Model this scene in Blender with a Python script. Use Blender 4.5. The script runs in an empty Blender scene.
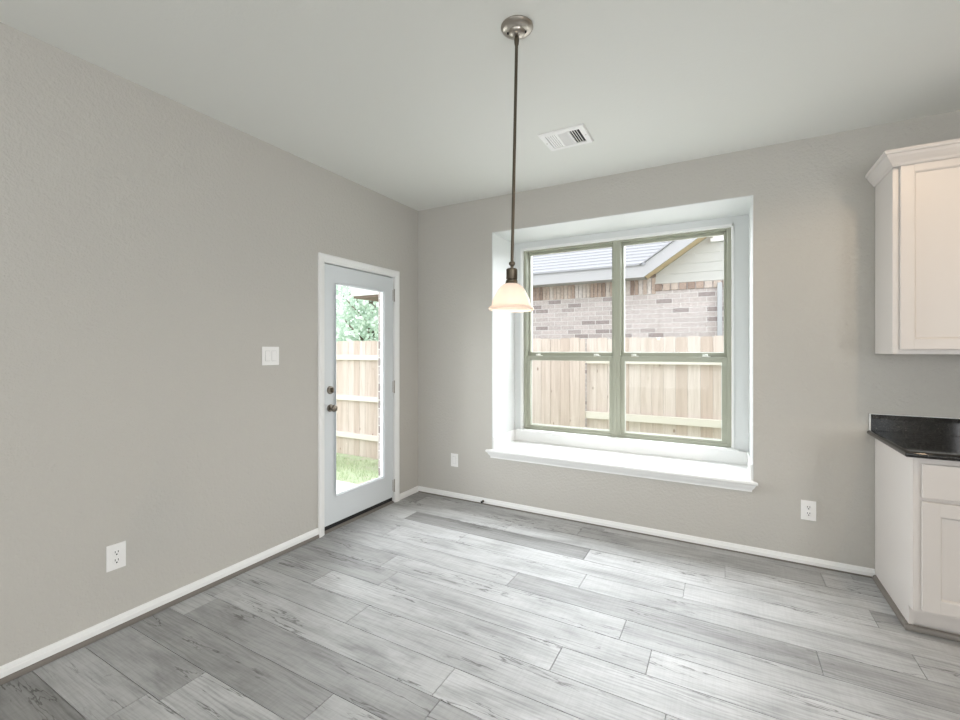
import bpy, bmesh, math, random
from mathutils import Vector, Matrix
random.seed(7)
PI = math.pi
scene = bpy.context.scene
col = scene.collection
V = Vector

# ------------------------------------------------------------------ camera
CAM = V((2.642, -3.533, 1.375))
cd = bpy.data.cameras.new('camera'); cam = bpy.data.objects.new('camera', cd); col.objects.link(cam)
cam.location = CAM
cam.rotation_euler = (PI/2, 0, math.atan2(.4826, .8758))
cd.sensor_width = 36; cd.lens = 444.6/960*36
cd.shift_y = -10/960
cd.clip_start = .05; cd.clip_end = 300
scene.camera = cam

# ------------------------------------------------------------------ world, exposure
SKY = 3.1
w = bpy.data.worlds.new('overcast_sky'); scene.world = w; w.use_nodes = True
nt = w.node_tree; bg = nt.nodes['Background']
tc = nt.nodes.new('ShaderNodeTexCoord'); sx = nt.nodes.new('ShaderNodeSeparateXYZ'); rp = nt.nodes.new('ShaderNodeValToRGB')
nt.links.new(tc.outputs['Generated'], sx.inputs[0]); nt.links.new(sx.outputs['Z'], rp.inputs[0]); nt.links.new(rp.outputs[0], bg.inputs[0])
rp.color_ramp.elements[0].color = (.80, .85, .88, 1); rp.color_ramp.elements[1].color = (.95, .98, 1, 1)
bg.inputs[1].default_value = SKY
scene.view_settings.view_transform = 'Standard'; scene.view_settings.look = 'None'
scene.view_settings.gamma = 1; scene.view_settings.use_curve_mapping = False
scene.view_settings.exposure = 0.09
scene.cycles.max_bounces = 12; scene.cycles.diffuse_bounces = 8; scene.cycles.transparent_max_bounces = 16
scene.cycles.use_denoising = True
scene.cycles.sample_clamp_indirect = 8

def area(name, loc, rot, sx_, sy_, power, color=(1, 1, 1), portal=False, spread=PI):
    l = bpy.data.lights.new(name, 'AREA'); l.shape = 'RECTANGLE'; l.size = sx_; l.size_y = sy_
    l.energy = power; l.color = color; l.spread = spread
    if portal: l.cycles.is_portal = True
    o = bpy.data.objects.new(name, l); col.objects.link(o); o.location = loc; o.rotation_euler = rot
    return o
# unseen area lamps added as fill before the rear openings and the kitchen wall
area('rear_fill_left', (1.3, -7.35, 1.45), (PI/2, 0, PI), 2.0, 2.1, 100, (.96, .98, 1))
area('rear_fill_right', (4.4, -7.35, 1.45), (PI/2, 0, PI), 2.0, 2.1, 62, (.96, .98, 1))
area('kitchen_fill', (6.1, -5.8, 1.5), (PI/2, 0, PI/2), 2.4, 1.6, 120, (.97, .98, 1))
# unseen area lamps added outside window and door to boost the sky light
area('window_sky_boost', (1.797, .70, 1.50), (-PI/2+.22, 0, 0), 1.78, 1.70, 11, (.90, .96, 1), spread=math.radians(150))
area('sky_boost_between_houses', (1.6, 1.55, 2.75), (-PI/2+.80, 0, 0), 3.4, 1.1, 82, (.89, .95, 1), spread=math.radians(112))
area('door_sky_boost', (-.32, -.80, 1.07), (0, -PI/2+.1, 0), 1.60, .52, 18, (.93, .97, 1), spread=math.radians(110))
# warm recessed kitchen cans in the ceiling
def can(name, loc, power, color=(1, .74, .50)):
    l = bpy.data.lights.new(name, 'SPOT'); l.energy = power; l.color = color
    l.spot_size = math.radians(164); l.spot_blend = .35; l.shadow_soft_size = .05
    o = bpy.data.objects.new(name, l); col.objects.link(o); o.location = loc
can('kitchen_can_light', (3.72, -1.36, 2.72), 30)
can('kitchen_can_light_far', (5.2, -1.36, 2.72), 30)

# ------------------------------------------------------------------ materials
def lin(c):
    return tuple(((x/255)/12.92 if x/255 <= .04045 else ((x/255+.055)/1.055)**2.4) for x in c) + (1,)
def mat(name, color, rough=.5, metal=0, spec=.5):
    m = bpy.data.materials.new(name); m.use_nodes = True
    b = m.node_tree.nodes['Principled BSDF']
    b.inputs['Base Color'].default_value = (*color[:3], 1); b.inputs['Roughness'].default_value = rough
    b.inputs['Metallic'].default_value = metal; b.inputs['Specular IOR Level'].default_value = spec
    return m
class NT:
    """short hand for building a material's nodes"""
    def __init__(s, m):
        s.t = m.node_tree; s.b = s.t.nodes['Principled BSDF']
    def n(s, kind, **kw):
        nd = s.t.nodes.new(kind)
        for k, v in kw.items(): setattr(nd, k, v)
        return nd
    def l(s, a, b): s.t.links.new(a, b)
    def coords(s, scale=(1, 1, 1), out='Object'):
        tc = s.n('ShaderNodeTexCoord'); mp = s.n('ShaderNodeMapping'); mp.inputs['Scale'].default_value = scale
        s.l(tc.outputs[out], mp.inputs[0]); return mp.outputs[0]
    def noise(s, vec, scale, detail=4, rough=.5, dist=0):
        nd = s.n('ShaderNodeTexNoise'); nd.inputs['Scale'].default_value = scale; nd.inputs['Detail'].default_value = detail
        nd.inputs['Roughness'].default_value = rough; nd.inputs['Distortion'].default_value = dist
        s.l(vec, nd.inputs['Vector']); return nd.outputs['Fac']
    def ramp(s, fac, stops):
        r = s.n('ShaderNodeValToRGB'); e = r.color_ramp.elements
        while len(e) < len(stops): e.new(.5)
        for el, (p, c) in zip(e, stops):
            el.position = p; el.color = (*c, 1) if len(c) == 3 else c
        s.l(fac, r.inputs[0]); return r.outputs[0]
    def mix(s, a, b, fac, mode='MIX'):
        m = s.n('ShaderNodeMix', data_type='RGBA', blend_type=mode)
        for v, i in ((fac, 0), (a, 6), (b, 7)):
            if hasattr(v, 'links'): s.l(v, m.inputs[i])
            else: m.inputs[i].default_value = v
        return m.outputs[2]
    def math(s, op, a, b=0):
        m = s.n('ShaderNodeMath', operation=op)
        for v, i in ((a, 0), (b, 1)):
            if hasattr(v, 'links'): s.l(v, m.inputs[i])
            else: m.inputs[i].default_value = v
        return m.outputs[0]
    def bump(s, h, strength=.2, dist=.002):
        b = s.n('ShaderNodeBump'); b.inputs['Strength'].default_value = strength; b.inputs['Distance'].default_value = dist
        s.l(h, b.inputs['Height']); s.l(b.outputs[0], s.b.inputs['Normal'])

def peel(name, color, rough, strength):
    m = mat(name, color, rough, spec=.25); t = NT(m)
    c = t.coords()
    t.bump(t.noise(c, 55, 3, .6), strength, .006)
    return m
M_wall = peel('greige_wall_paint', (.510, .491, .456), .85, .75)
M_ceil = peel('ceiling_paint', (.765, .77, .735), .9, .15)
M_white = mat('white_trim_paint', (.82, .82, .81), .35)
M_niche = mat('white_niche_paint', (.69, .705, .70), .5)
M_door = mat('door_paint', (.66, .69, .71), .35)
M_cab = mat('cabinet_paint', (.635, .595, .565), .38)
M_vinyl = mat('sage_vinyl', (.37, .38, .305), .4)
M_plastic = mat('white_plastic', (.84, .83, .82), .3)
M_dark = mat('dark_gap', (.012, .012, .012), .7)
M_nickel = mat('brushed_nickel', (.42, .385, .34), .32, 1)
M_knob = mat('satin_door_metal', (.27, .235, .20), .28, 1)
M_bronze = mat('dark_brushed_metal', (.125, .105, .08), .42, 1)
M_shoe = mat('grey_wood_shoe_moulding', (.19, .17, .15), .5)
M_sub = mat('subfloor', (.05, .045, .04), .8)
M_conc = mat('concrete', (.62, .61, .58), .9)
M_lock = mat('pale_lock_plastic', (.85, .85, .80), .35)

def floor_mat():
    m = mat('grey_wood_planks', (.4, .4, .4), .38); t = NT(m)
    at = t.n('ShaderNodeAttribute', attribute_name='plank')
    sep = t.n('ShaderNodeSeparateColor'); t.l(at.outputs['Color'], sep.inputs[0])
    tc = t.n('ShaderNodeTexCoord')
    off = t.n('ShaderNodeVectorMath', operation='MULTIPLY_ADD')
    t.l(at.outputs['Color'], off.inputs[0]); off.inputs[1].default_value = (0, 37, 53); t.l(tc.outputs['Object'], off.inputs[2])
    def mp(sc):
        k = t.n('ShaderNodeMapping'); k.inputs['Scale'].default_value = sc; t.l(off.outputs[0], k.inputs[0]); return k.outputs[0]
    big = t.noise(mp((1.3, 5, 1)), 1.5, 5, .6, .4)
    grain = t.noise(mp((1.6, 34, 1)), 3, 6, .65, .3)
    saw = t.noise(mp((60, 3.0, 1)), 1.6, 3, .6)
    # cathedral figure
    wv = t.n('ShaderNodeTexWave', wave_type='RINGS', rings_direction='SPHERICAL', wave_profile='SIN')
    wv.inputs['Scale'].default_value = 2.6; wv.inputs['Distortion'].default_value = 7; wv.inputs['Detail'].default_value = 3; wv.inputs['Detail Scale'].default_value = 1.2
    t.l(mp((.9, 6.5, 1)), wv.inputs['Vector'])
    figmask = t.ramp(t.noise(mp((1.2, 5, 1)), 1.1, 2), [(.5, (0, 0, 0)), (.68, (1, 1, 1))])
    # dark cracks: thin contour of a stretched noise
    ck = t.noise(mp((1.0, 8.5, 1)), 1.2, 5, .58, .3)
    ckd = t.math('ABSOLUTE', t.math('SUBTRACT', ck, .55))
    crack = t.ramp(ckd, [(0, (0, 0, 0)), (.004, (.1, .1, .1)), (.012, (1, 1, 1))])
    ckm = t.ramp(t.noise(mp((.9, 4, 1)), 1.7, 2), [(.44, (1, 1, 1)), (.56, (0, 0, 0))])
    tone = t.ramp(sep.outputs[0], [(0, (.24, .237, .232)), (.45, (.39, .39, .388)), (1, (.51, .512, .512))])
    c = t.mix(tone, t.ramp(big, [(.28, (.58, .575, .57)), (.5, (1, 1, 1)), (.75, (1.22, 1.22, 1.22))]), .85, 'MULTIPLY')
    c = t.mix(c, t.ramp(grain, [(.3, (.66, .66, .66)), (.52, (1, 1, 1)), (.8, (1.2, 1.2, 1.2))]), .75, 'MULTIPLY')
    c = t.mix(c, t.ramp(saw, [(.35, (.82, .82, .82)), (.6, (1.1, 1.1, 1.1))]), .22, 'MULTIPLY')
    fig = t.ramp(wv.outputs['Fac'], [(.0, (.62, .62, .62)), (.35, (1, 1, 1)), (1, (1.08, 1.08, 1.08))])
    c = t.mix(c, t.mix((1, 1, 1, 1), fig, figmask), .7, 'MULTIPLY')
    ckk = t.mix((1, 1, 1, 1), crack, ckm)
    c = t.mix(c, t.mix((.38, .37, .36, 1), (1, 1, 1, 1), ckk), 1.0, 'MULTIPLY')
    t.l(c, t.b.inputs['Base Color'])
    t.l(t.ramp(grain, [(.2, (.52, .52, .52)), (.8, (.44, .44, .44))]), t.b.inputs['Roughness'])
    t.bump(t.math('ADD', t.math('MULTIPLY', grain, .6), ckk), .12, .001)
    return m
M_floor = floor_mat()

def brick_mat(name, c1, c2, mortar, axis='XZ', bw=.256, rh=.081):
    m = mat(name, c1, .9, spec=.2); t = NT(m)
    tc = t.n('ShaderNodeTexCoord'); s = t.n('ShaderNodeSeparateXYZ'); k = t.n('ShaderNodeCombineXYZ')
    t.l(tc.outputs['Object'], s.inputs[0])
    t.l(s.outputs[axis[0]], k.inputs[0]); t.l(s.outputs[axis[1]], k.inputs[1])
    b = t.n('ShaderNodeTexBrick'); t.l(k.outputs[0], b.inputs['Vector'])
    b.inputs['Scale'].default_value = 1; b.inputs['Brick Width'].default_value = bw; b.inputs['Row Height'].default_value = rh
    b.inputs['Mortar Size'].default_value = .006; b.inputs['Mortar Smooth'].default_value = .3
    b.inputs['Color1'].default_value = (0, 0, 0, 1); b.inputs['Color2'].default_value = (1, 1, 1, 1); b.inputs['Mortar'].default_value = (.5, .5, .5, 1)
    base = t.ramp(b.outputs['Color'], [(0, c1), (.16, c1), (.24, c2), (.55, tuple(x*.93 for x in c2)), (1, tuple(min(1, x*1.1) for x in c2))])
    n = t.noise(t.coords(), 22, 5, .7)
    base = t.mix(base, t.ramp(n, [(.3, (.80, .78, .78)), (.55, (1, 1, 1)), (.72, (1.2, 1.2, 1.2))]), .9, 'MULTIPLY')
    c = t.mix(base, (*mortar, 1), b.outputs['Fac'])
    t.l(c, t.b.inputs['Base Color'])
    t.bump(t.math('SUBTRACT', 1, b.outputs['Fac']), .6, .008)
    return m
M_brick = brick_mat('whitewashed_brick', (.33, .285, .28), (.52, .465, .455), (.64, .62, .61))
M_soldier = None
def soldier_mat():
    m = mat('soldier_brick', (.4, .3, .25), .9, spec=.2); t = NT(m)
    at = t.n('ShaderNodeAttribute', attribute_name='plank')
    sep = t.n('ShaderNodeSeparateColor'); t.l(at.outputs['Color'], sep.inputs[0])
    c = t.ramp(sep.outputs[0], [(0, (.27, .20, .17)), (.3, (.44, .34, .29)), (.6, (.52, .44, .39)), (1, (.60, .55, .53))])
    c = t.mix(c, t.ramp(t.noise(t.coords(), 25, 4, .7), [(.3, (.75, .75, .75)), (.65, (1.15, 1.15, 1.15))]), .8, 'MULTIPLY')
    t.l(c, t.b.inputs['Base Color']); return m
M_soldier = soldier_mat()

def cedar_mat():
    m = mat('new_fence_wood', (.6, .5, .4), .85, spec=.2); t = NT(m)
    at = t.n('ShaderNodeAttribute', attribute_name='plank')
    sep = t.n('ShaderNodeSeparateColor'); t.l(at.outputs['Color'], sep.inputs[0])
    off = t.n('ShaderNodeVectorMath', operation='MULTIPLY_ADD'); tc = t.n('ShaderNodeTexCoord')
    t.l(at.outputs['Color'], off.inputs[0]); off.inputs[1].default_value = (9, 7, 31); t.l(tc.outputs['Object'], off.inputs[2])
    mp = t.n('ShaderNodeMapping'); mp.inputs['Scale'].default_value = (26, 26, 1.6); t.l(off.outputs[0], mp.inputs[0])
    g = t.noise(mp.outputs[0], 1, 5, .6, .5)
    c = t.ramp(sep.outputs[0], [(0, (.54, .445, .395)), (.5, (.62, .535, .49)), (1, (.67, .60, .565))])
    c = t.mix(c, t.ramp(g, [(.3, (.84, .81, .78)), (.6, (1.06, 1.06, 1.06))]), .8, 'MULTIPLY')
    vo = t.n('ShaderNodeTexVoronoi', feature='F1'); vo.inputs['Scale'].default_value = 1; vo.inputs['Randomness'].default_value = 1
    mk = t.n('ShaderNodeMapping'); mk.inputs['Scale'].default_value = (6.5, .01, 3.2); t.l(off.outputs[0], mk.inputs[0]); t.l(mk.outputs[0], vo.inputs['Vector'])
    c = t.mix(c, t.ramp(vo.outputs['Distance'], [(.05, (.45, .36, .30)), (.10, (1, 1, 1))]), .8, 'MULTIPLY')
    t.l(c, t.b.inputs['Base Color']); return m
M_cedar = cedar_mat()
M_raillight = mat('pale_rail_wood', (.72, .68, .62), .85, spec=.2)

def granite_mat():
    m = mat('black_granite', (.02, .02, .02), .07); t = NT(m)
    c = t.coords()
    n1 = t.noise(c, 150, 6, .75); n2 = t.noise(c, 38, 4, .6)
    col_ = t.mix(t.ramp(n1, [(.50, (.008, .008, .007)), (.62, (.035, .032, .028)), (.72, (.26, .235, .20))]),
                 t.ramp(n2, [(.4, (.35, .35, .35)), (.62, (1.3, 1.3, 1.3))]), .8, 'MULTIPLY')
    t.l(col_, t.b.inputs['Base Color']); return m
M_granite = granite_mat()

def glass_mat(name='clear_glass', tint=(1, 1, 1, 1)):
    m = bpy.data.materials.new(name); m.use_nodes = True; t = m.node_tree; t.nodes.clear()
    o = t.nodes.new('ShaderNodeOutputMaterial'); mx = t.nodes.new('ShaderNodeMixShader'); tr = t.nodes.new('ShaderNodeBsdfTransparent')
    gl = t.nodes.new('ShaderNodeBsdfGlossy'); lw = t.nodes.new('ShaderNodeLayerWeight'); lw.inputs[0].default_value = .5
    pw = t.nodes.new('ShaderNodeMath'); pw.operation = 'POWER'; pw.inputs[1].default_value = 5; t.links.new(lw.outputs['Facing'], pw.inputs[0])
    fr = t.nodes.new('ShaderNodeMath'); fr.operation = 'MULTIPLY_ADD'; fr.inputs[1].default_value = .95; fr.inputs[2].default_value = .012; t.links.new(pw.outputs[0], fr.inputs[0])
    gl.inputs['Roughness'].default_value = .0; tr.inputs[0].default_value = tint
    t.links.new(fr.outputs[0], mx.inputs[0]); t.links.new(tr.outputs[0], mx.inputs[1]); t.links.new(gl.outputs[0], mx.inputs[2]); t.links.new(mx.outputs[0], o.inputs[0])
    return m
M_glass = glass_mat()

def shade_mat():
    m = bpy.data.materials.new('frosted_shade_glass'); m.use_nodes = True; t = m.node_tree; t.nodes.clear()
    o = t.nodes.new('ShaderNodeOutputMaterial'); mx = t.nodes.new('ShaderNodeMixShader'); tr = t.nodes.new('ShaderNodeBsdfTranslucent'); pb = t.nodes.new('ShaderNodeBsdfPrincipled')
    tr.inputs[0].default_value = (.86, .79, .74, 1); pb.inputs['Base Color'].default_value = (.74, .68, .64, 1); pb.inputs['Roughness'].default_value = .25
    mx.inputs[0].default_value = .55
    t.links.new(pb.outputs[0], mx.inputs[1]); t.links.new(tr.outputs[0], mx.inputs[2]); t.links.new(mx.outputs[0], o.inputs[0])
    return m
M_shade = shade_mat()
def emit_mat(name, c, s):
    m = mat(name, c); b = m.node_tree.nodes['Principled BSDF']
    b.inputs['Emission Color'].default_value = (*c, 1); b.inputs['Emission Strength'].default_value = s; return m
M_bulb = emit_mat('lit_bulb', (1, .95, .90), 4.6)

def leaf_mat(name, a, b):
    m = mat(name, a, .6); t = NT(m)
    at = t.n('ShaderNodeAttribute', attribute_name='plank')
    sep = t.n('ShaderNodeSeparateColor'); t.l(at.outputs['Color'], sep.inputs[0])
    c = t.ramp(sep.outputs[0], [(0, a), (1, b)])
    t.l(c, t.b.inputs['Base Color'])
    tr = t.n('ShaderNodeBsdfTranslucent'); mx = t.n('ShaderNodeMixShader'); mx.inputs[0].default_value = .45
    t.l(c, tr.inputs[0]); out = t.t.nodes['Material Output']
    t.l(t.b.outputs[0], mx.inputs[1]); t.l(tr.outputs[0], mx.inputs[2]); t.l(mx.outputs[0], out.inputs[0])
    return m
M_leaf = leaf_mat('pale_leaves', (.50, .62, .53), (.76, .84, .76))
M_grassb = leaf_mat('grass_blades', (.38, .47, .29), (.62, .68, .48))
M_bark = mat('bark', (.16, .12, .09), .9)
def lawn_mat():
    m = mat('lawn', (.3, .4, .2), .95, spec=.1); t = NT(m); c = t.coords()
    k = t.mix(t.ramp(t.noise(c, 3.2, 6, .7), [(.36, (.50, .46, .38)), (.5, (.42, .50, .33)), (.7, (.55, .60, .42))]),
              t.ramp(t.noise(c, 60, 3, .7), [(.3, (.7, .7, .7)), (.7, (1.2, 1.2, 1.2))]), .8, 'MULTIPLY')
    t.l(k, t.b.inputs['Base Color']); return m
M_lawn = lawn_mat()
M_shingle = mat('pale_shingles', (.33, .33, .35), .9, spec=.2)
M_fascia = mat('pale_grey_fascia', (.40, .395, .405), .6)
M_soffit = mat('tan_soffit_wood', (.58, .46, .30), .8, spec=.2)
M_siding = mat('pale_siding', (.50, .495, .475), .7)
M_eave_shade = mat('brown_eave_shade', (.20, .15, .12), .8)

# ------------------------------------------------------------------ mesh helpers
class MB:
    def __init__(s): s.bm = bmesh.new(); s.cl = None
    def layer(s):
        if s.cl is None: s.cl = s.bm.loops.layers.float_color.new('plank')
        return s.cl
    def _paint(s, faces, c):
        if c is None: return
        L = s.layer()
        for f in faces:
            for lp in f.loops: lp[L] = (*c, 1)
    def face(s, pts, c=None):
        f = s.bm.faces.new([s.bm.verts.new(p) for p in pts]); s._paint([f], c); return f
    def box(s, x0, x1, y0, y1, z0, z1, bev=0, c=None):
        if s.cl is None and c is not None: s.layer()
        t = bmesh.new(); bmesh.ops.create_cube(t, size=1)
        for v in t.verts: v.co = V(((x0+x1)/2+v.co.x*(x1-x0), (y0+y1)/2+v.co.y*(y1-y0), (z0+z1)/2+v.co.z*(z1-z0)))
        if bev: bmesh.ops.bevel(t, geom=t.edges[:], offset=bev, segments=2, affect='EDGES', profile=.6)
        s.merge(t, c); return s
    def merge(s, t, c=None, M=None):
        mp = {v: s.bm.verts.new((M @ v.co) if M else v.co) for v in t.verts}
        fs = []
        for f in t.faces:
            try: nf = s.bm.faces.new([mp[v] for v in f.verts])
            except ValueError: continue
            nf.smooth = f.smooth; fs.append(nf)
        s._paint(fs, c); t.free(); return s
    def prism(s, prof, o, u, v, along, c=None):
        """closed 2D profile swept straight"""
        o, u, v, a = V(o), V(u), V(v), V(along)
        A = [s.bm.verts.new(o+u*p[0]+v*p[1]) for p in prof]; B = [s.bm.verts.new(x.co+a) for x in A]
        n = len(prof); fs = [s.bm.faces.new((A[i], A[(i+1) % n], B[(i+1) % n], B[i])) for i in range(n)]
        fs += [s.bm.faces.new(A[::-1]), s.bm.faces.new(B)]
        s._paint(fs, c); return s
    def rings(s, loops, closed=True, cap=True, smooth=False):
        R = [[s.bm.verts.new(p) for p in L] for L in loops]
        n = len(R[0])
        for a, b in zip(R, R[1:]):
            for i in range(n if closed else n-1):
                f = s.bm.faces.new((a[i], a[(i+1) % n], b[(i+1) % n], b[i])); f.smooth = smooth
        if cap:
            s.bm.faces.new(R[0][::-1]); s.bm.faces.new(R[-1])
        return s
    def lathe(s, prof, centre=(0, 0, 0), axis=(0, 0, 1), seg=40, cap=True):
        """profile of (radius, height) round an axis"""
        ax = V(axis).normalized(); q = ax.to_track_quat('Z', 'Y'); c = V(centre)
        loops = [[c + q @ V((r*math.cos(2*PI*i/seg), r*math.sin(2*PI*i/seg), h)) for i in range(seg)] for r, h in prof]
        return s.rings(loops, True, cap, True)
    def tube(s, p, q, r, seg=16, r2=None):
        p, q = V(p), V(q); return s.lathe([(r, 0), (r if r2 is None else r2, (q-p).length)], p, q-p, seg)
    def build(s, name, m, parent=None, smooth_angle=None, base=True):
        bm = s.bm
        bmesh.ops.recalc_face_normals(bm, faces=bm.faces[:])
        off = V((0, 0, 0))
        if parent is not None:
            off = world_loc(parent)
        elif base:
            xs = [v.co for v in bm.verts]
            off = V(((min(p.x for p in xs)+max(p.x for p in xs))/2, (min(p.y for p in xs)+max(p.y for p in xs))/2, min(p.z for p in xs)))
        for v in bm.verts: v.co -= off
        me = bpy.data.meshes.new(name); bm.to_mesh(me); bm.free(); me.materials.append(m)
        o = bpy.data.objects.new(name, me); col.objects.link(o)
        if parent is not None: o.parent = parent
        else: o.location = off
        if smooth_angle is not None:
            for p in me.polygons: p.use_smooth = True
            bpy.context.view_layer.objects.active = o
            md = o.modifiers.new('edge', 'EDGE_SPLIT'); md.split_angle = math.radians(smooth_angle)
        return o
def world_loc(o):
    l = V((0, 0, 0))
    while o is not None: l = l + V(o.location); o = o.parent
    return l
def tag(o, label=None, cat=None, group=None, kind=None):
    if label: o['label'] = label
    if cat: o['category'] = cat
    if group: o['group'] = group
    if kind: o['kind'] = kind
    return o
def thing(name, loc, label, cat, group=None, kind=None):
    o = bpy.data.objects.new(name, None); o.empty_display_size = .1; col.objects.link(o); o.location = loc
    return tag(o, label, cat, group, kind)
def box(name, m, parent, *a, bev=0): return MB().box(*a, bev=bev).build(name, m, parent)

# ------------------------------------------------------------------ room shell
H = 2.74
FZ = -.014                                   # floor level
RX, RY = 6.2, -7.5
# floor planks
fb = MB(); fb.layer(); fb.box(0, RX, RY, 0, -.16, FZ-.006, c=(.1, .5, .5))
JOINT = {0: 3.158, 1: 2.642, 2: 3.31, 3: 2.437, 4: 1.90, 5: 1.525, 6: .72, 7: .866, 8: 1.982, 9: .965, 10: 1.62, 11: .18, 12: 1.27, 13: .70, 14: 2.1}
TONE = {(14, 0): .5, (13, 0): .42, (13, 1): .72, (12, 0): .22, (12, 1): .6, (15, 0): .05, (11, 1): .3, (10, 0): .55, (9, 0): .5, (9, 1): .6, (8, 0): .35, (7, 0): .3, (6, 0): .25, (-1, 0): .3, (0, 0): .35, (11, 0): .5}
rnd = random.Random(3)
for k in range(-1, 42):
    y1 = min(-.086-.1798*k, -.002); y0 = max(-.086-.1798*(k+1), RY)
    if k == -1: y1 = -.002
    if y1-y0 < .02: continue
    j = 2.642+(JOINT.get(k, rnd.uniform(0, 1.48))-2.642)*1.0102; L = 1.497
    xs = [0]
    x = j - L*math.ceil(j/L)
    while x < RX:
        if x > .03: xs.append(x)
        x += L
    xs.append(RX)
    for i in range(len(xs)-1):
        tn = TONE.get((k, i), min(1, max(0, rnd.gauss(.58, .22))))
        fb.box(xs[i]+.0012, xs[i+1]-.0012, y0+.0012, y1-.0012, FZ-.007, FZ, bev=.0012, c=(tn, rnd.random(), rnd.random()))
fl = fb.build('floor', M_floor, base=False)
tag(fl, 'grey wood-look plank floor running parallel to the window wall', 'floor', kind='structure')
m = MB().box(-.16, RX+.15, RY-.15, .66, H, H+.16).build('ceiling', M_ceil)
tag(m, 'pale smooth painted ceiling above the pendant', 'ceiling', kind='structure')

DY0, DY1, DZ = -1.19, -.345, 2.055          # door opening in the left wall
m = MB().box(-.16, 0, RY-.15, DY0, -.16, H).box(-.16, 0, DY1, .66, -.16, H).box(-.16, 0, DY0, DY1, DZ, H).box(-.16, 0, DY0, DY1, -.16, FZ-.004).build('wall_left', M_wall)
tag(m, 'long greige wall at left with the glazed door', 'wall', kind='structure')
NX0, NX1, NZ0, NZ1, ND = .818, 2.811, .44, 2.427, .48     # niche
WX0, WX1, WZ0, WZ1 = .885, 2.704, .597, 2.366             # window opening in the niche's back
b = MB().box(0, NX0, 0, .66, -.16, H).box(NX1, RX+.15, 0, .66, -.16, H).box(NX0, NX1, 0, .66, -.12, NZ0).box(NX0, NX1, 0, .66, NZ1, H)
m = b.build('wall_back', M_wall)
tag(m, 'greige wall around the deep window niche', 'wall', kind='structure')
m = MB().box(RX, RX+.15, RY-.15, 0, -.16, H).build('wall_right', M_wall); tag(m, 'greige kitchen wall out to the right', 'wall', kind='structure')
b = MB().box(0, .3, RY-.15, RY, -.16, H).box(2.3, 3.4, RY-.15, RY, -.16, H).box(5.4, RX, RY-.15, RY, -.16, H)
for x0, x1 in ((.3, 2.3), (3.4, 5.4)): b.box(x0, x1, RY-.15, RY, 2.5, H).box(x0, x1, RY-.15, RY, -.16, .4)
m = b.build('wall_rear', M_wall); tag(m, 'greige wall with tall window openings opposite the niche', 'wall', kind='structure')

# niche lining, white
b = MB().box(NX0, NX0+.006, 0, ND, .44, NZ1, bev=.0015).box(NX1-.006, NX1, 0, ND, .44, NZ1, bev=.0015).box(NX0, NX1, 0, ND, NZ1-.006, NZ1, bev=.0015)
b.box(NX0, WX0, ND, .62, .44, NZ1).box(WX1, NX1, ND, .62, .44, NZ1).box(WX0, WX1, ND, .62, WZ1, NZ1).box(WX0, WX1, ND, .62, .44, WZ0)
m = b.build('trim_1', M_niche); tag(m, 'white lining of the deep window niche', 'trim', kind='structure')
# stool (seat board) with moulded nose
b = MB()
b.box(NX0+.002, NX1-.002, -.001, ND-.005, .462, .490)
noseprof = [(0, .026), (-.040, .026), (-.046, .022), (-.047, .010), (-.041, .003), (-.034, -.001), (-.030, -.013), (-.022, -.026), (-.015, -.034), (-.013, -.042), (-.013, -.050), (0, -.050)]
L0, L1 = [], []
for y, z in noseprof:
    back = .047 + y      # shorter where the nose steps back
    L0.append(V((.774+back, y, .464+z))); L1.append(V((2.836-back, y, .464+z)))
b.rings([L0, L1])
m = b.build('trim_2', M_white); tag(m, 'white moulded stool board projecting below the window', 'window sill', kind='structure')
b = MB().box(NX0+.006, NX0+.019, .003, ND-.022, .490, .595, bev=.003).box(NX1-.019, NX1-.006, .003, ND-.022, .490, .595, bev=.003)
b.box(NX0+.006, NX1-.006, ND-.022, ND-.003, .490, .588, bev=.003)
b.box(WX0-.03, WX1+.03, ND-.045, ND+.03, .588, .601, bev=.003)
m = b.build('trim_3', M_white); tag(m, 'white upstand boards round the window seat', 'trim', kind='structure')

# ------------------------------------------------------------------ window
win = thing('window_1', (1.7945, ND, WZ0), 'twin single hung window with sage frames in white niche', 'window', kind='structure')
b = MB(); y0, y1 = .472, .525
b.box(WX0, WX0+.020, y0, y1, WZ0, WZ1, bev=.003).box(WX1-.016, WX1, y0, y1, WZ0, WZ1, bev=.003).box(WX0, WX1, y0, y1, WZ1-.020, WZ1, bev=.003)
b.build('inner_stop', M_white, win)
FX0, FX1, FZ0, FZ1, MX = .905, 2.686, .602, 2.347, 1.799
def ring(x0, x1, y0, y1, z0, z1, l, r, bt, tp, bev=.003):
    q = MB(); q.box(x0, x0+l, y0, y1, z0, z1, bev=bev).box(x1-r, x1, y0, y1, z0, z1, bev=bev)
    q.box(x0+l*.5, x1-r*.5, y0+.001, y1-.001, z0, z0+bt, bev=bev).box(x0+l*.5, x1-r*.5, y0+.001, y1-.001, z1-tp, z1, bev=bev); return q
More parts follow.
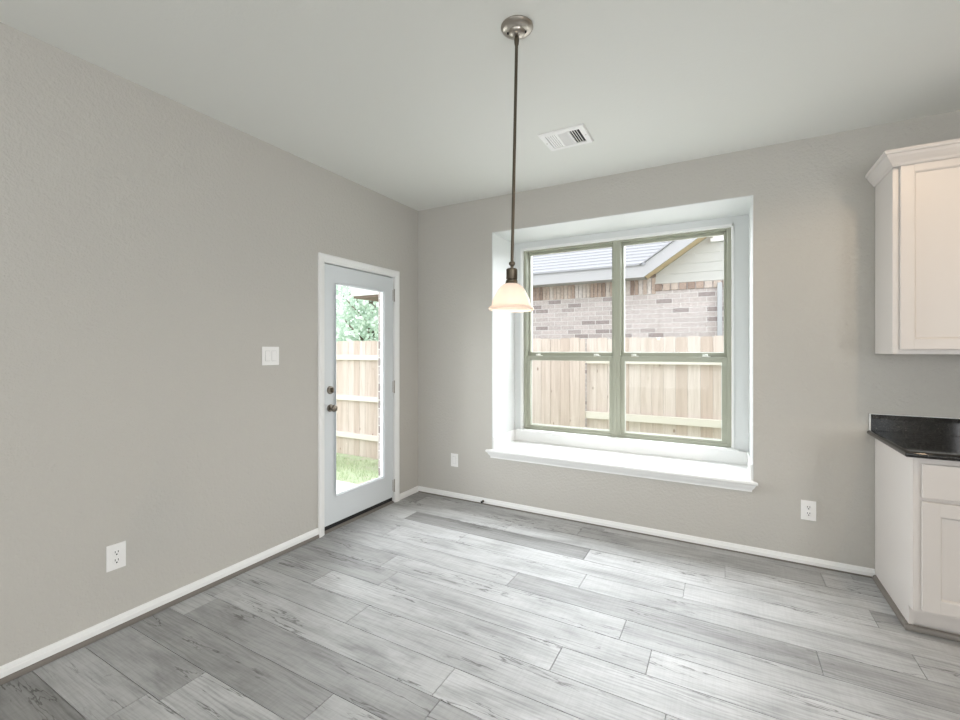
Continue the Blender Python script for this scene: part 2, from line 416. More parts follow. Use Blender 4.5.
for x0, x1 in ((FX0, MX), (MX, FX1)):
    fr = ring(x0, x1, .512, .605, FZ0, FZ1, .030, .030, .02, .014).build('window_frame', M_vinyl, win)
    up = ring(x0+.026, x1-.026, .562, .598, 1.298, FZ1-.012, .026, .026, .055, .022).build('upper_sash', M_vinyl, win)
    box('glass_pane', M_glass, up, x0+.05, x1-.05, .578, .582, 1.35, FZ1-.03)
    lo = ring(x0+.026, x1-.026, .522, .556, FZ0+.016, 1.318, .040, .040, .028, .043).build('lower_sash', M_vinyl, win)
    box('glass_pane', M_glass, lo, x0+.06, x1-.06, .537, .541, FZ0+.04, 1.28)
    for fx in (.17, .80):
        cx = x0 + (x1-x0)*fx
        q = MB().box(cx-.030, cx+.030, .526, .550, 1.3175, 1.324, bev=.002)
        q.lathe([(.012, 0), (.012, .012), (.009, .016)], (cx, .537, 1.323), seg=16)
        q.box(cx-.028, cx+.006, .524, .536, 1.328, 1.337, bev=.002)
        q.build('sash_lock', M_lock, win)
    # exterior stops beside the glass, white colour standing in for daylight glare
    q = ring(x0+.048, x1-.048, .598, .612, 1.35, FZ1-.03, .006, .006, .008, .004, bev=0); q.build('glazing_bead', M_white, up)
    q = ring(x0+.062, x1-.062, .556, .562, FZ0+.042, 1.277, .008, .008, .010, .003, bev=0); q.build('glazing_bead', M_white, lo)
    box('frame_sill', M_vinyl, win, x0+.02, x1-.02, .515, .60, FZ0-.003, FZ0+.017)
    for s in ((x0+.026), (x1-.034)):
        box('balance_cover', M_white if s < MX and x0 == MX else M_vinyl, win, s, s+.008, .525, .56, 1.36, FZ1-.012)

# ------------------------------------------------------------------ base boards and shoe moulding
def bprof(z0, z1):
    h = z1-z0
    return [(0, z0), (.013, z0), (.013, z0+h*.50), (.0095, z0+h*.58), (.0095, z0+h*.66), (.0055, z1-.002), (0, z1)]
def baseboard(name, o, u, along, label, z0, z1):
    m = MB().prism(bprof(z0, z1), o, u, (0, 0, 1), along).build(name, M_white); tag(m, label, 'baseboard', kind='structure')
sprof = [(0, FZ+.0005), (.016, FZ+.0005), (.0155, FZ+.012), (.012, FZ+.022), (.005, FZ+.027), (0, FZ+.0275)]
def shoe(name, o, u, along, label):
    m = MB().prism(sprof, o, u, (0, 0, 1), along).build(name, M_shoe); tag(m, label, 'trim', kind='structure')
baseboard('baseboard_left', (0, RY, 0), (1, 0, 0), (0, -1.226-RY, 0), 'long white baseboard on the wall left of the door', FZ+.027, .058)
baseboard('baseboard_corner', (0, -.304, 0), (1, 0, 0), (0, .304, 0), 'short white baseboard between door casing and corner', FZ+.003, .042)
baseboard('baseboard_back', (.013, 0, 0), (0, -1, 0), (3.44-.013, 0, 0), 'white baseboard below the window', FZ+.011, .041)
m = MB().box(.016, 3.424, -.014, -.0005, FZ+.0005, FZ+.0105).build('baseboard_shadow_strip', M_shoe); tag(m, 'thin strip of painted shadow under the baseboard below the window', 'trim', kind='structure')  # dark strip added in place of the shadow line under the baseboard
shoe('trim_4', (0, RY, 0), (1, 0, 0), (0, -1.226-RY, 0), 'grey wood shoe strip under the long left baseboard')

# ------------------------------------------------------------------ door
door = thing('door_1', (0, -.767, 0), 'pale grey exterior door with full glass pane in left wall', 'door', kind='structure')
cp = [(0, 0), (0, .017), (.010, .019), (.040, .014), (.050, .009), (.057, .007), (.057, 0)]
b = MB()
CY0, CY1, CZ = -1.228, -.304, 2.097
loops = []
for o, h in cp:
    loops.append((o, h))
A = [V((h, CY0+o, FZ)) for o, h in loops]; B = [V((h, CY0+o, CZ-o)) for o, h in loops]
C = [V((h, CY1-o, CZ-o)) for o, h in loops]; D = [V((h, CY1-o, FZ)) for o, h in loops]
b.rings([A, B, C, D]); b.build('door_casing', M_white, door)
b = MB().box(-.158, -.002, -1.189, -1.172, FZ, 2.053).box(-.158, -.002, -.363, -.346, FZ, 2.053).box(-.158, -.002, -1.189, -.346, 2.037, 2.053)
b.box(-.075, -.06, -1.172, -1.160, FZ, 2.037).box(-.075, -.06, -.375, -.363, FZ, 2.037).box(-.075, -.06, -1.172, -.363, 2.025, 2.037)
b.build('door_jamb', M_white, door)
SY0, SY1, SZ0, SZ1 = -1.169, -.367, .036, 2.028
GY0, GY1, GZ0, GZ1 = -1.048, -.512, .258, 1.885
b = MB()
for x0, x1, e, q in ((-.020, -.008, 0, .0015), (-.054, -.0195, .05, 0)):      # the outer half opens wider round the glass
    b.box(x0, x1, SY0, GY0-e, SZ0, SZ1, bev=q).box(x0, x1, GY1+e, SY1, SZ0, SZ1, bev=q)
    b.box(x0+.0003, x1-.0003, GY0-e-.001, GY1+e+.001, SZ0, GZ0-e).box(x0+.0003, x1-.0003, GY0-e-.001, GY1+e+.001, GZ1+e, SZ1)
slab = b.build('door_panel', M_door, door)
lp = [(-.0125, .011), (-.010, .009), (-.006, .002), (.0, -.003), (-.001, -.012), (-.0075, -.020), (-.009, -.026)]
L = []
for sy, sz in ((0, 0), (0, 1), (1, 1), (1, 0), (0, 0)):
    L.append([V((h, (GY0+o) if sy == 0 else (GY1-o), (GZ0+o) if sz == 0 else (GZ1-o))) for o, h in lp])
b = MB().rings(L, closed=False, cap=False); b.build('glass_frame', M_door, slab)
box('glass_pane', M_glass, slab, -.018, -.0122, GY0-.005, GY1+.005, GZ0-.005, GZ1+.005)
b = MB().lathe([(.029, -.008), (.029, -.003), (.026, .002), (.012, .004), (.0105, .018), (.016, .023), (.0255, .031), (.0265, .040), (.023, .048), (.010, .052), (.002, .0525)], (0, -1.104, .93), (1, 0, 0), 32)
b.build('door_knob', M_knob, door, 40)
db = MB().lathe([(.031, -.008), (.031, -.003), (.028, .004), (.018, .006), (.004, .0062)], (0, -1.104, 1.068), (1, 0, 0), 32).build('deadbolt', M_knob, door, 40)
b = MB().box(.004, .024, -1.1075, -1.1005, 1.050, 1.086, bev=.003); t = b.build('thumb_turn', M_bronze, db)
for z in (1.873, 1.04, .14):
    b = MB().tube((.004, -.361, z-.05), (.004, -.361, z+.05), .0048, 14)
    b.lathe([(.0058, 0), (.005, .006), (.002, .008)], (.004, -.361, z+.05), seg=12).lathe([(.0058, 0), (.005, .006), (.002, .008)], (.004, -.361, z-.05), (0, 0, -1), seg=12)
    b.box(-.0085, -.0075, -.372, -.364, z-.05, z+.05)
    b.build('hinge', M_nickel, door)
b = MB().prism([(-.158, 0), (-.158, .012), (-.09, .018), (-.02, .016), (.004, .004), (.004, 0)], (0, -1.172, FZ), (1, 0, 0), (0, 0, 1), (0, .809, 0))
b.build('threshold', M_shoe, door)
b = MB().box(-.05, -.018, SY0, SY1, FZ+.016, .036); b.build('door_sweep', M_dark, door)

# ------------------------------------------------------------------ kitchen cabinets
def shaker(mb_x0, x1, y, z0, z1, parent, name, stile=.062, th=.019, mat_=None):
    x0 = mb_x0; yb = y+th; s = stile; mat_ = mat_ or M_cab
    q = MB().box(x0, x0+s, y, yb, z0, z1, bev=.0025).box(x1-s, x1, y, yb, z0, z1, bev=.0025)
    q.box(x0+s-.001, x1-s+.001, y, yb, z0, z0+s, bev=.0025).box(x0+s-.001, x1-s+.001, y, yb, z1-s, z1, bev=.0025)
    q.box(x0+s-.002, x1-s+.002, y+.010, yb-.002, z0+s-.002, z1-s+.002)
    q2 = [(0, .0015), (.003, .0015), (.007, .005), (.010, .0098), (0, .0098)]
    a0, a1, c0, c1 = x0+s-.001, x1-s+.001, z0+s-.001, z1-s+.001
    Ls = []
    for sx_, sz_ in ((0, 0), (0, 1), (1, 1), (1, 0), (0, 0)):
        Ls.append([V(((a0+o) if sx_ == 0 else (a1-o), y+h, (c0+o) if sz_ == 0 else (c1-o))) for o, h in q2])
    q.rings(Ls, closed=False, cap=False)
    return q.build(name, mat_, parent)
BX0, BX1, BY = 3.442, 4.58, -.626
bc = thing('base_cabinet', ((BX0+BX1)/2, -.3, 0), 'white base cabinet with drawer and door under the black countertop', 'cabinet')
b = MB().box(BX0, BX0+.018, -.566, -.003, FZ+.002, .110).box(BX0, BX0+.018, BY+.019, -.003, .108, .854)
b.box(BX1-.018, BX1, BY+.019, -.003, FZ+.002, .854).box(BX0, BX1, -.02, -.003, .1, .854).box(BX0+.018, BX1-.018, BY+.02, -.02, .10, .118)
b.build('cabinet_body', M_cab, bc)
b = MB(); xs = [BX0+.0, BX0+.52, BX1]
b.box(BX0, BX0+.042, BY, BY+.02, .108, .854, bev=.001).box(BX1-.042, BX1, BY, BY+.02, .108, .854, bev=.001).box(3.985, 4.035, BY, BY+.02, .108, .854, bev=.001)
b.box(BX0+.04, BX1-.04, BY+.0005, BY+.02, .812, .854).box(BX0+.04, BX1-.04, BY+.0005, BY+.02, .640, .672).box(BX0+.04, BX1-.04, BY+.0005, BY+.02, .108, .146)
b.build('face_frame', M_cab, bc)
box('toe_board', M_cab, bc, BX0+.018, BX1-.018, -.548, -.530, FZ+.002, .112)
DF = BY-.019
for x0, x1 in ((BX0+.029, 3.998), (4.022, BX1-.029)):
    b = MB().box(x0, x1, DF, BY-.0005, .667, .829, bev=.003); b.build('drawer_front', M_cab, bc)
    shaker(x0, x1, DF, .124, .648, bc, 'door')
b = MB().box(BX0-.001, BX0+.014, -.03, -.0035, .10, .854); b.build('scribe_strip', M_cab, bc)
b = MB().prism(sprof, (BX0, -.003-.016, 0), (-1, 0, 0), (0, 0, 1), (0, -.566+.019, 0))
b.prism(sprof, (BX0-.016, -.5665, 0), (0, -1, 0), (0, 0, 1), (BX1-BX0+.016, 0, 0)); b.build('shoe_moulding', M_shoe, bc)

# countertop: slab with rounded nose round its free edges, and back splash
ct = thing('countertop', (4.0, -.33, .855), 'black speckled granite countertop with short backsplash', 'countertop')
np_ = [(0, 0), (.010, .002), (.017, .008), (.019, .015), (.017, .022), (.010, .028), (0, .030)]
CX, CYF = 3.422, -.643
Lw = [[V((CX-o, -.003, .8555+h)) for o, h in np_], [V((CX-o, CYF-o, .8555+h)) for o, h in np_], [V((BX1+.02, CYF-o, .8555+h)) for o, h in np_]]
b = MB().rings(Lw, closed=False, cap=False)
P = [(CX, -.003), (BX1+.02, -.003), (BX1+.02, CYF), (CX, CYF)]
b.face([V((x, y, .8855)) for x, y in P]); b.face([V((x, y, .8555)) for x, y in P])
b.face([V((BX1+.02, -.003, .8555)), V((BX1+.02, CYF, .8555)), V((BX1+.02, CYF, .8855)), V((BX1+.02, -.003, .8855))])
b.face([V((CX, -.003, .8555)), V((BX1+.02, -.003, .8555)), V((BX1+.02, -.003, .8855)), V((CX, -.003, .8855))])
b.build('slab', M_granite, ct, 50)
b = MB().box(3.418, BX1+.02, -.022, -.003, .8858, .985, bev=.0015); b.build('backsplash', M_granite, ct)
b = MB().box(3.414, 3.4176, -.022, -.003, .8858, .9875).box(3.414, BX1+.02, -.0225, -.003, .9852, .9875); b.build('caulk_line', M_white, ct)

UX0, UX1, UY = 3.442, 4.58, -.324
uc = thing('wall_cabinet', ((UX0+UX1)/2, -.165, 1.353), 'white upper cabinet with crown moulding on the wall above the countertop', 'cabinet')
b = MB().box(UX0, UX0+.018, UY+.019, -.003, 1.353, 2.42).box(UX1-.018, UX1, UY+.019, -.003, 1.353, 2.42).box(UX0+.018, UX1-.018, UY+.019, -.003, 1.368, 1.384)
b.box(UX0+.018, UX1-.018, UY+.019, -.003, 2.40, 2.42).box(UX0+.018, UX1-.018, -.012, -.003, 1.384, 2.40); b.build('cabinet_body', M_cab, uc)
b = MB().box(UX0, UX0+.040, UY, UY+.02, 1.353, 2.42, bev=.001).box(UX1-.04, UX1, UY, UY+.02, 1.353, 2.42, bev=.001).box(3.99, 4.03, UY, UY+.02, 1.353, 2.42)
b.box(UX0+.038, UX1-.038, UY+.0005, UY+.02, 1.353, 1.395).box(UX0+.038, UX1-.038, UY+.0005, UY+.02, 2.37, 2.42); b.build('face_frame', M_cab, uc)
for x0, x1 in ((UX0+.028, 4.003), (4.017, UX1-.028)): shaker(x0, x1, UY-.0195, 1.378, 2.383, uc, 'door', stile=.055)
crp = [(0, 2.365), (.005, 2.365), (.010, 2.372), (.013, 2.380), (.022, 2.392), (.033, 2.410), (.038, 2.424), (.045, 2.428), (.047, 2.436), (.047, 2.446), (0, 2.446)]
b = MB().rings([[V((UX0-o, -.003, z)) for o, z in crp], [V((UX0-o, UY-.021-o, z)) for o, z in crp], [V((UX1, UY-.021-o, z)) for o, z in crp]])
b.build('crown_moulding', M_cab, uc)

# ------------------------------------------------------------------ switches and outlets
def plate_on(wall, c, wd, ht, name, label, cat, group=None):
    """wall 'L': plane x=0 facing +x; 'B': plane y=0 facing -y.  returns (thing, mapper, box)"""
    loc = V((0, c[0], c[1])) if wall == 'L' else V((c[0], 0, c[1]))
    o = thing(name, loc, label, cat, group)
    def bx(q, u0, u1, v0, v1, d0, d1, bev=0):
        if wall == 'L': q.box(d0, d1, c[0]+u0, c[0]+u1, c[1]+v0, c[1]+v1, bev=bev)
        else: q.box(c[0]+u0, c[0]+u1, -d1, -d0, c[1]+v0, c[1]+v1, bev=bev)
        return q
    bx(MB(), -wd/2, wd/2, -ht/2, ht/2, .0005, .007, .0025).build('cover_plate', M_plastic, o)
    return o, bx
def outlet(wall, c, label):
    o, bx = plate_on(wall, c, .080, .126, 'power_outlet', label, 'outlet', 'duplex outlets near the floor')
    for v in (-.020, .020):
        q = MB()
        n = V((1, 0, 0)) if wall == 'L' else V((0, -1, 0))
        cc = V((0, c[0], c[1]+v)) if wall == 'L' else V((c[0], 0, c[1]+v))
        q.lathe([(.0172, .004), (.0172, .0088), (.016, .0095), (.002, .0095)], cc, n, 28)
        s = q.build('receptacle', M_plastic, o, 40)
        q = bx(MB(), -.0078, -.0048, v-.001, v+.009, .0093, .0098); bx(q, .0048, .0078, v-.001, v+.009, .0093, .0098)
        q.lathe([(.0036, .0093), (.0036, .0098)], cc - V((0, 0, .0085)), n, 14)
        q.build('socket_slots', M_dark, s)
    q = MB(); q.lathe([(.003, .006), (.003, .0078), (.001, .008)], V((0, c[0], c[1])) if wall == 'L' else V((c[0], 0, c[1])), V((1, 0, 0)) if wall == 'L' else V((0, -1, 0)), 12)
    q.build('screw', M_plastic, o)
outlet('L', (-2.475, .354), 'white duplex outlet low on the left wall')
outlet('B', (3.113, .342), 'white duplex outlet between the window and the base cabinet')
o, bx = plate_on('L', (-1.622, 1.336), .124, .122, 'light_switch', 'white double rocker light switch beside the door', 'light switch')
for u in (-.0235, .0235):
    q = bx(MB(), u-.0175, u+.0175, -.034, .034, .0065, .0078); fr = q.build('rocker_frame', M_dark if False else mat('grey_seam', (.45, .45, .45), .5), o)
    q = MB()
    z0, z1 = 1.336-.0325, 1.336+.0325; y0, y1 = -1.622+u-.016, -1.622+u+.016
    q.prism([(.007, z0), (.0125, z0), (.0095, (z0+z1)/2), (.0085, z1), (.007, z1)], (0, y0, 0), (1, 0, 0), (0, 0, 1), (0, y1-y0, 0)); q.build('rocker', M_plastic, o)
o, bx = plate_on('B', (.425, .345), .076, .122, 'wall_plate', 'white wall plate low in the corner left of the window', 'wall plate')
bx(MB(), -.0175, .0175, -.034, .034, .0065, .0076).build('insert_seam', mat('pale_grey_seam', (.5, .5, .5), .5), o)
bx(MB(), -.016, .016, -.0325, .0325, .007, .009, .001).build('insert', M_plastic, o)

# door stop on the baseboard
ds = thing('door_stop', (.735, -.013, .014), 'small dark door stop on the baseboard below the window niche', 'door stop')
MB().lathe([(.011, 0), (.011, .003), (.006, .005)], (.735, -.0132, .014), (0, -1, 0), 20).build('base', M_bronze, ds, 40)
b = MB(); pr = []
for i in range(60):
    h = .004+.018*i/59; pr.append((.0052+.0013*math.sin(i*1.57), h))
b.lathe(pr, (.735, -.0132, .014), (0, -1, 0), 14); b.build('spring', M_bronze, ds, 60)
MB().lathe([(.0075, .021), (.0095, .023), (.0095, .031), (.007, .034), (.001, .0345)], (.735, -.0132, .014), (0, -1, 0), 16).build('rubber_tip', M_dark, ds, 40)

# ------------------------------------------------------------------ ceiling vent
VX0, VX1, VY0, VY1 = 1.600, 1.893, -.888, -.634
vt = thing('ceiling_vent', ((VX0+VX1)/2, (VY0+VY1)/2, H), 'white three-way metal air register set in the ceiling', 'vent')
IX0, IX1, IY0, IY1 = VX0+.040, VX1-.040, VY0+.036, VY1-.036
b = MB(); zt, zb = H-.0005, H-.010
def vr(o, z): return [V((VX0+o, VY0+o, z)), V((VX1-o, VY0+o, z)), V((VX1-o, VY1-o, z)), V((VX0+o, VY1-o, z))]
b.rings([vr(0, zt), vr(0, H-.004), vr(.006, zb), vr(.037, zb), vr(.037, zt)], True, False)
b.build('flange', M_plastic, vt)
box('duct_opening', M_dark, vt, IX0-.003, IX1+.003, IY0+.0, IY1-.0, H-.0022, H-.0005)
s1, s2 = IX0+(IX1-IX0)*.335, IX0+(IX1-IX0)*.70
b = MB().box(s1-.004, s1+.004, IY0, IY1, H-.010, H-.002).box(s2-.004, s2+.004, IY0, IY1, H-.010, H-.002); b.build('divider', M_plastic, vt)
def slat(c0, along, tilt, wd, nm):
    q = MB(); c0 = V(c0); a = V(along); t = V((math.cos(tilt), 0, math.sin(tilt))) if abs(a.y) > 0 else V((0, math.cos(tilt), math.sin(tilt)))
    n = a.normalized().cross(t)*.0006
    q.rings([[c0-t*wd/2-n, c0+t*wd/2-n, c0+t*wd/2+n, c0-t*wd/2+n], [c0-t*wd/2-n+a, c0+t*wd/2-n+a, c0+t*wd/2+n+a, c0-t*wd/2+n+a]])
    q.build('louver', M_plastic, vt)
for i in range(5): slat((IX0+(s1-IX0)*(i+.5)/5, IY0, H-.0075), (0, IY1-IY0, 0), .15, .0112, 'l')
for i in range(11): slat((s1+.004, IY0+(IY1-IY0)*(i+.5)/11, H-.0065), (s2-s1-.008, 0, 0), -.45, .0172, 'l')
for i in range(3): slat((s2+.003+(IX1-s2-.003)*(i+1)/4, IY0, H-.008), (0, IY1-IY0, 0), -.2, .0048, 'l')
for x in (VX0+.018, VX1-.018): MB().lathe([(.004, .0), (.004, .0015), (.001, .002)], (x, (VY0+VY1)/2, H-.0102), (0, 0, -1), 12).build('screw', M_nickel, vt)

# ------------------------------------------------------------------ pendant
px, py = 1.872, -1.812
pt = thing('pendant_light', (px, py, H), 'bell shaped frosted glass pendant lamp on long dark stem', 'pendant light')
def plathe(name, prof, m, parent=pt, cap=True, ang=35): return MB().lathe(prof, (px, py, H), (0, 0, 1), 48, cap).build(name, m, parent, ang)
can_ = plathe('canopy', [(.068, -.0005), (.0685, -.004), (.066, -.008), (.060, -.014), (.050, -.0185), (.040, -.021), (.036, -.022), (.035, -.026), (.030, -.033), (.020, -.038), (.009, -.040)], M_nickel)
for a in (.35, .35+PI):
    MB().lathe([(.0042, 0), (.0042, .006), (.0025, .008)], (px+.037*math.cos(a), py+.037*math.sin(a), H-.021), (0, 0, -1), 14).build('screw', M_dark, can_)
plathe('swivel', [(.004, -.036), (.0085, -.042), (.0105, -.056), (.0085, -.075), (.0066, -.080)], M_bronze)
zc = 1.7195-H
plathe('stem', [(.0066, -.07), (.0066, zc+.028)], M_bronze)
plathe('stem_collar', [(.0066, zc+.030), (.012, zc+.026), (.0135, zc+.020), (.012, zc+.014), (.007, zc+.010), (.007, zc+.002), (.011, zc-.0)], M_bronze)
plathe('socket_cup', [(.008, zc+.001), (.020, zc-.001), (.024, zc-.005), (.024, zc-.044), (.0215, zc-.048), (.0255, zc-.052), (.0255, zc-.060), (.0275, zc-.064), (.0275, zc-.068), (.012, zc-.068)], M_bronze)
zs = 1.6535-H
sp = [(.028, 0), (.034, -.002), (.045, -.012), (.056, -.027), (.065, -.045), (.072, -.065), (.0765, -.085), (.078, -.095), (.083, -.099), (.089, -.103), (.0915, -.109), (.088, -.114), (.080, -.1155)]
inner = [(r-.004, h+.002) for r, h in reversed(sp[:-1])]
shade = plathe('lamp_shade', [(r*(1.06 if h < -.05 else 1.02), zs+h*.97) for r, h in sp + inner], M_shade, cap=False)
bulb = plathe('bulb', [(.012, zs-.004), (.013, zs-.022), (.020, zs-.034), (.028, zs-.050), (.030, zs-.064), (.026, zs-.078), (.015, zs-.089), (.003, zs-.092)], M_bulb)
ll = bpy.data.lights.new('pendant_glow', 'POINT'); ll.energy = 1; ll.color = (1, .85, .68); ll.shadow_soft_size = .03
lo_ = bpy.data.objects.new('pendant_glow', ll); col.objects.link(lo_); lo_.parent = pt; lo_.location = (0, 0, zs-.108)
# hangs a hair out of plumb
pt.rotation_euler = (math.radians(-.55), math.radians(1.05), 0)

# ------------------------------------------------------------------ outdoors
gz0, gz1 = -.14, -.56
b = MB()
N = 40
def gz(y):
    t = min(1, max(0, (y-.2)/2.1)); t = t*t*(3-2*t); return gz0+(gz1-gz0)*t
ys = [-14, -4, -1, .1] + [.2+2.2*i/14 for i in range(15)] + [3, 4.5, 8, 20, 60]
xs_ = [-60, -25, -12, -8, -5, -3, -.28]
g = {}
for i, x in enumerate(xs_):
    for j, y in enumerate(ys): g[i, j] = b.bm.verts.new((x, y, gz(y)))
for i in range(len(xs_)-1):
    for j in range(len(ys)-1): b.bm.faces.new((g[i, j], g[i+1, j], g[i+1, j+1], g[i, j+1]))
b2y = [.665] + [y for y in ys if y > .7]
xs2 = [-.165, 2, 6.5, 30]
g2 = {(i, j): b.bm.verts.new((x, y, gz(y))) for i, x in enumerate(xs2) for j, y in enumerate(b2y)}
for i in range(len(xs2)-1):
    for j in range(len(b2y)-1): b.bm.faces.new((g2[i, j], g2[i+1, j], g2[i+1, j+1], g2[i, j+1]))
m = b.build('ground', M_lawn); tag(m, 'green lawn sloping down to the fence outside', 'lawn', kind='structure')
m = MB().box(-3.2, -.28, -3.2, .168, gz0-.1, gz0+.012, bev=.004).build('patio_slab', M_conc); tag(m, 'pale concrete patio slab outside the glazed door', 'patio', kind='structure')
# grass blades between patio and fence
b = MB(); b.layer(); rg = random.Random(5)
for i in range(7000):
    x = rg.uniform(-4.6, -.4); y = rg.uniform(.18, 2.3); z = gz(y); h = rg.uniform(.03, .075); a = rg.uniform(0, 2*PI); wd = rg.uniform(.003, .006)
    d = V((math.cos(a), math.sin(a), 0)); ln = V((rg.gauss(0, .02), rg.gauss(0, .02), 0))
    p = V((x, y, z-.002))
    if x > -2.3 and y > 1.1: continue
    b.face([p-d*wd, p+d*wd, p+ln+V((0, 0, h))], c=(rg.random(), 0, 0))
m = b.build('grass', M_grassb); tag(m, 'short pale green grass on the lawn below the fence', 'grass', kind='stuff')

# fence: three sections, boards at the house side on the middle one
FB, FT = -.565, 1.535
def fence(x0, x1, boards_front, label, posts):
    f = thing('fence_section', ((x0+x1)/2, 2.47, FB), label, 'fence', 'new wooden fence behind the house')
    yb = 2.42 if boards_front else 2.50
    q = MB(); q.layer(); r = random.Random(int(x0*100)); x = x0
    while x < x1-.02:
        wd = min(.1385, x1-x); dz = r.uniform(-.012, .012); c = (r.random(), r.random(), r.random()); d = .014; e = .018
        pr_ = [(x+.0012, FB), (x+wd-.0012, FB), (x+wd-.0012, FT+dz-d), (x+wd-e, FT+dz), (x+e, FT+dz), (x+.0012, FT+dz-d)]
        q.prism(pr_, (0, yb+r.uniform(-.002, .002), 0), (1, 0, 0), (0, 0, 1), (0, .016, 0), c=c)
        x += .1395
    q.build('pickets', M_cedar, f)
    for z in (-.235, .452, 1.195):
        q = MB(); q.layer(); q.box(x0, x1, 2.442, 2.498, z, z+.089, bev=.003, c=(.95, r.random(), r.random())); q.build('rail', M_raillight, f)
    for xp in posts:
        q = MB(); q.layer(); q.box(xp-.045, xp+.045, 2.44 if False else 2.520, 2.61, FB, FT-.05, bev=.003, c=(.6, .2, r.random())); q.build('post', M_cedar, f)
fence(.985, 4.35, False, 'wood fence section with horizontal rails facing the right window half', [2.6, 4.2])
fence(-1.46, .983, True, 'wood fence section of plain upright boards at left of the window view', [-1.3, .85])
fence(-6.4, -1.462, False, 'wood fence section with pale rails seen through the door glass', [-3.9, -6.2])

# brick veneer of this house round the door
b = MB().box(-.27, -.165, -.268, .66, -.4, 2.9).box(-.27, -.165, -9, -1.30, -.4, 2.9).box(-.27, -.165, -1.30, -.268, 2.16, 2.9)
m = b.build('wall_exterior', M_brick); tag(m, 'brick outer face of the wall beside the glazed door', 'wall', kind='structure')

# neighbour's house
WY, EY = 4.5, 4.10
nb = thing('house', (2, WY, -.6), 'whitewashed brick house with pale shingle roof beyond the fence', 'house')
b = MB().box(-2.3, 1.62, WY, WY+.25, -.6, 2.66).box(1.62, 7, WY, WY+.25, -.6, 2.49); b.build('brick_wall', M_brick, nb)
r = random.Random(11)
b = MB(); b.layer(); x = -2.3
while x < 1.60:
    b.box(x+.004, x+.064, WY-.012, WY+.01, 2.325, 2.60, bev=.003, c=(r.random(), 0, 0)); x += .070
b.build('soldier_course', M_soldier, nb)
b = MB(); b.layer(); x = 1.60
while x < 6.9:
    b.box(x+.006, x+.114, WY-.022, WY+.01, 2.375, 2.485, bev=.004, c=(r.random()*.75, 0, 0)); x += .125
b.build('rowlock_course', M_soldier, nb)
b = MB().box(-2.3, 1.62, WY-.03, WY, 2.605, 2.66); b.build('soffit_shadow_strip', M_eave_shade, nb)  # dark brown strip standing in for the shadow below the soffit
# eave: fascia + soffit
EZ0, EZ1 = 2.565, 2.785
b = MB().box(-2.7, 1.47, EY, EY+.03, EZ0, EZ1); b.build('fascia', M_fascia, nb)
b = MB().box(-2.7, 1.47, EY+.03, WY+.02, EZ0+.012, EZ0+.03); b.build('soffit', M_fascia, nb)
# main roof in stepped shingle courses
SL = .60
b = MB(); k = 0; y = EY-.03; step = .135
while y < 9.5:
    z = EZ1+.012+(y-EY)*SL; xr = 1.50+max(0, (y-EY))*.90
    y1 = y+step*1.15; z1 = z+step*1.15*SL-.008
    b.rings([[V((-2.75, y, z-.02)), V((xr, y, z-.02)), V((xr, y, z+.012)), V((-2.75, y, z+.012))], [V((-2.75, y1, z1-.016)), V((xr+.1, y1, z1-.016)), V((xr+.1, y1, z1)), V((-2.75, y1, z1))]])
    y += step
b.build('shingle_roof', M_shingle, nb)
# front facing gable at the right: rakes, soffit, siding
GP = .68; gx, gzl = 1.47, 2.56; ax = 4.45
def rk(x): return gzl+(x-gx)*GP
b = MB()
for sgn in (1, -1):
    q = [(gx, rk(gx)), (gx, rk(gx)+.22), (ax, rk(ax)+.22), (ax, rk(ax))]
    if sgn < 0: q = [(2*ax-x, z) for x, z in q]
    b.prism(q, (0, EY, 0), (1, 0, 0), (0, 0, 1), (0, .03, 0))
b.build('rake_board', M_fascia, nb)
b = MB()
for sgn in (1, -1):
    q = [(gx+.02, rk(gx+.02)+.012), (gx+.02, rk(gx+.02)+.03), (ax, rk(ax)+.03), (ax, rk(ax)+.012)]
    if sgn < 0: q = [(2*ax-x, z) for x, z in q]
    b.prism(q, (0, EY+.03, 0), (1, 0, 0), (0, 0, 1), (0, WY-EY, 0))
b.build('rake_soffit', M_soffit, nb)
b = MB()
for sgn in (1, -1):
    q = [(gx-.05, rk(gx-.05)+.225), (gx-.05, rk(gx-.05)+.245), (ax, rk(ax)+.245), (ax, rk(ax)+.225)]
    if sgn < 0: q = [(2*ax-x, z) for x, z in q]
    b.prism(q, (0, EY-.03, 0), (1, 0, 0), (0, 0, 1), (0, 6, 0))
b.build('gable_roof', M_shingle, nb)
b = MB(); z = 2.49; i = 0
while z < rk(ax):
    x0 = max(1.6, gx+(z-gzl)/GP); x1 = 2*ax-x0
    zt_ = min(z+.15, rk(ax)-.001); x0t = max(1.6, gx+(zt_-gzl)/GP)
    b.rings([[V((x0, WY-.013, z)), V((x1, WY-.013, z)), V((x1, WY+.02, z)), V((x0, WY+.02, z))], [V((x0t, WY-.006, zt_)), V((2*ax-x0t, WY-.006, zt_)), V((2*ax-x0t, WY+.02, zt_)), V((x0t, WY+.02, zt_))]])
    z += .15
b.build('gable_siding', M_siding, nb)
b = MB().box(2.47, 3.1, WY-.05, WY-.02, 3.14, 3.9).box(2.44, 3.13, WY-.075, WY-.02, 3.10, 3.15)
for i in range(7): b.box(2.50, 3.07, WY-.065, WY-.045, 3.20+i*.1, 3.26+i*.1)
b.build('gable_vent', mat('white_vent', (.88, .88, .89), .5), nb)
b = MB().box(2.535, 2.605, WY-.09, WY-.02, -.55, 2.44, bev=.008); b.build('downspout', mat('grey_downspout', (.42, .43, .45), .5), nb)

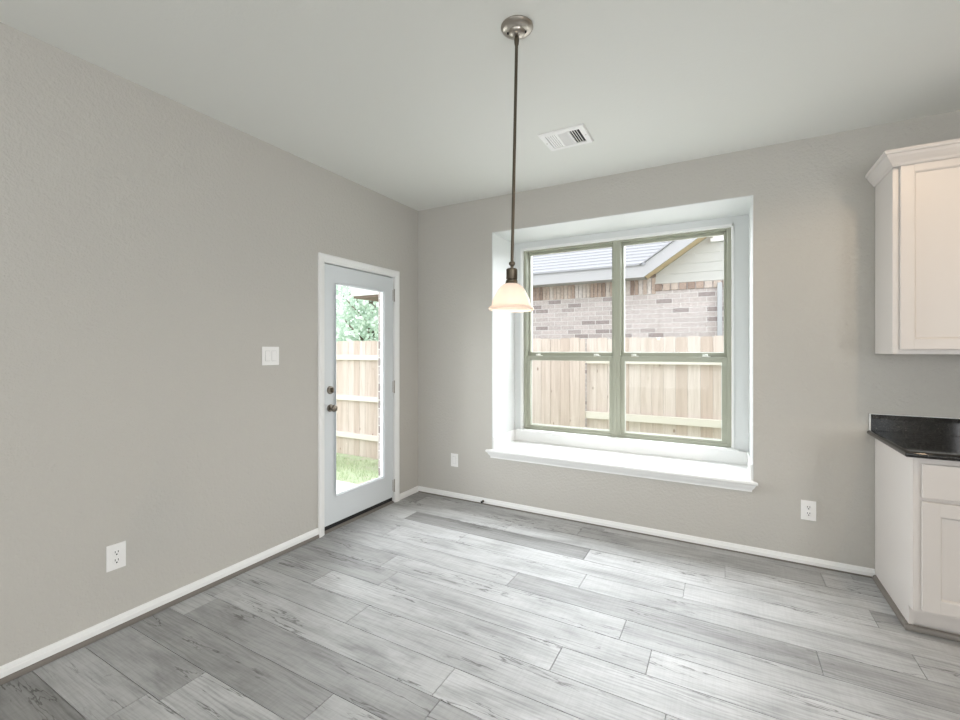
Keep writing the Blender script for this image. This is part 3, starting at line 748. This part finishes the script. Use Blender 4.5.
# brick outbuilding whose eave shows at the edge of the door glass
ob = thing('outbuilding', (-1.2, 1.75, -.5), 'brick wall corner under pale eave at right edge of door glass', 'outbuilding')
m = MB().box(-1.775, -.5, 1.45, 2.2, -.56, 2.13); m.build('brick_wall', M_brick, ob)
b = MB().box(-2.15, -.4, 1.25, 2.3, 2.16, 2.30); b.build('eave', mat('white_eave', (.75, .74, .73), .6), ob)
b = MB().box(-2.12, -.45, 1.28, 2.28, 2.13, 2.16); b.build('soffit', M_eave_shade, ob)  # brown colour carries the shade of the eave's underside
b = MB().rings([[V((-2.2, 1.2, 2.30)), V((-.35, 1.2, 2.30)), V((-.35, 2.34, 2.30)), V((-2.2, 2.34, 2.30))], [V((-2.2, 1.76, 2.5)), V((-.35, 1.76, 2.5)), V((-.35, 1.78, 2.5)), V((-2.2, 1.78, 2.5))]]); b.build('roof', M_shingle, ob)

# trees beyond the fence
def tree(x, y, h, rad, seed, label, n=9500):
    r = random.Random(seed)
    t = thing('tree', (x, y, -.6), label, 'tree', 'trees beyond the fence')
    b = MB().lathe([(.22, -.1), (.17, 1.2), (.12, h*.55), (.05, h*.85)], (x, y, -.6), (0, 0, 1), 12)
    for i in range(9):
        a = r.uniform(0, 2*PI); z = r.uniform(.3, .7)*h-.6
        b.tube((x, y, z), (x+math.cos(a)*rad*.7, y+math.sin(a)*rad*.7, z+rad*.5), .06, 8, .015)
    b.build('trunk', M_bark, t)
    b = MB(); b.layer()
    blobs = [(V((r.gauss(0, .45), r.gauss(0, .45), r.uniform(-.9, .9))), r.uniform(.35, .6)) for _ in range(26)]
    for i in range(n):
        c, br = r.choice(blobs); d = V((r.gauss(0, 1), r.gauss(0, 1), r.gauss(0, 1))).normalized()*br*r.uniform(.6, 1.0)
        p = V((x, y, h*.55-.4)) + V(((c.x+d.x)*rad, (c.y+d.y)*rad, (c.z+d.z)*h*.42))
        if p.z < -.3: continue
        s = r.uniform(.05, .11); u = V((r.gauss(0, 1), r.gauss(0, 1), r.gauss(0, 1))).normalized(); v = u.orthogonal().normalized()
        b.face([p-u*s, p+v*s*.55, p+u*s, p-v*s*.55], c=(r.random(), 0, 0))
    b.build('foliage', M_leaf, t)
tree(-7.2, 7.2, 6.5, 1.9, 1, 'leafy pale green tree above the fence at left of the door glass')
tree(-3.6, 12.5, 6.8, 1.9, 2, 'leafy pale green tree above the fence at right of the door glass')
tree(-10.0, 14.5, 8.5, 2.8, 3, 'taller hazy tree further back behind the two nearer trees', 9500)
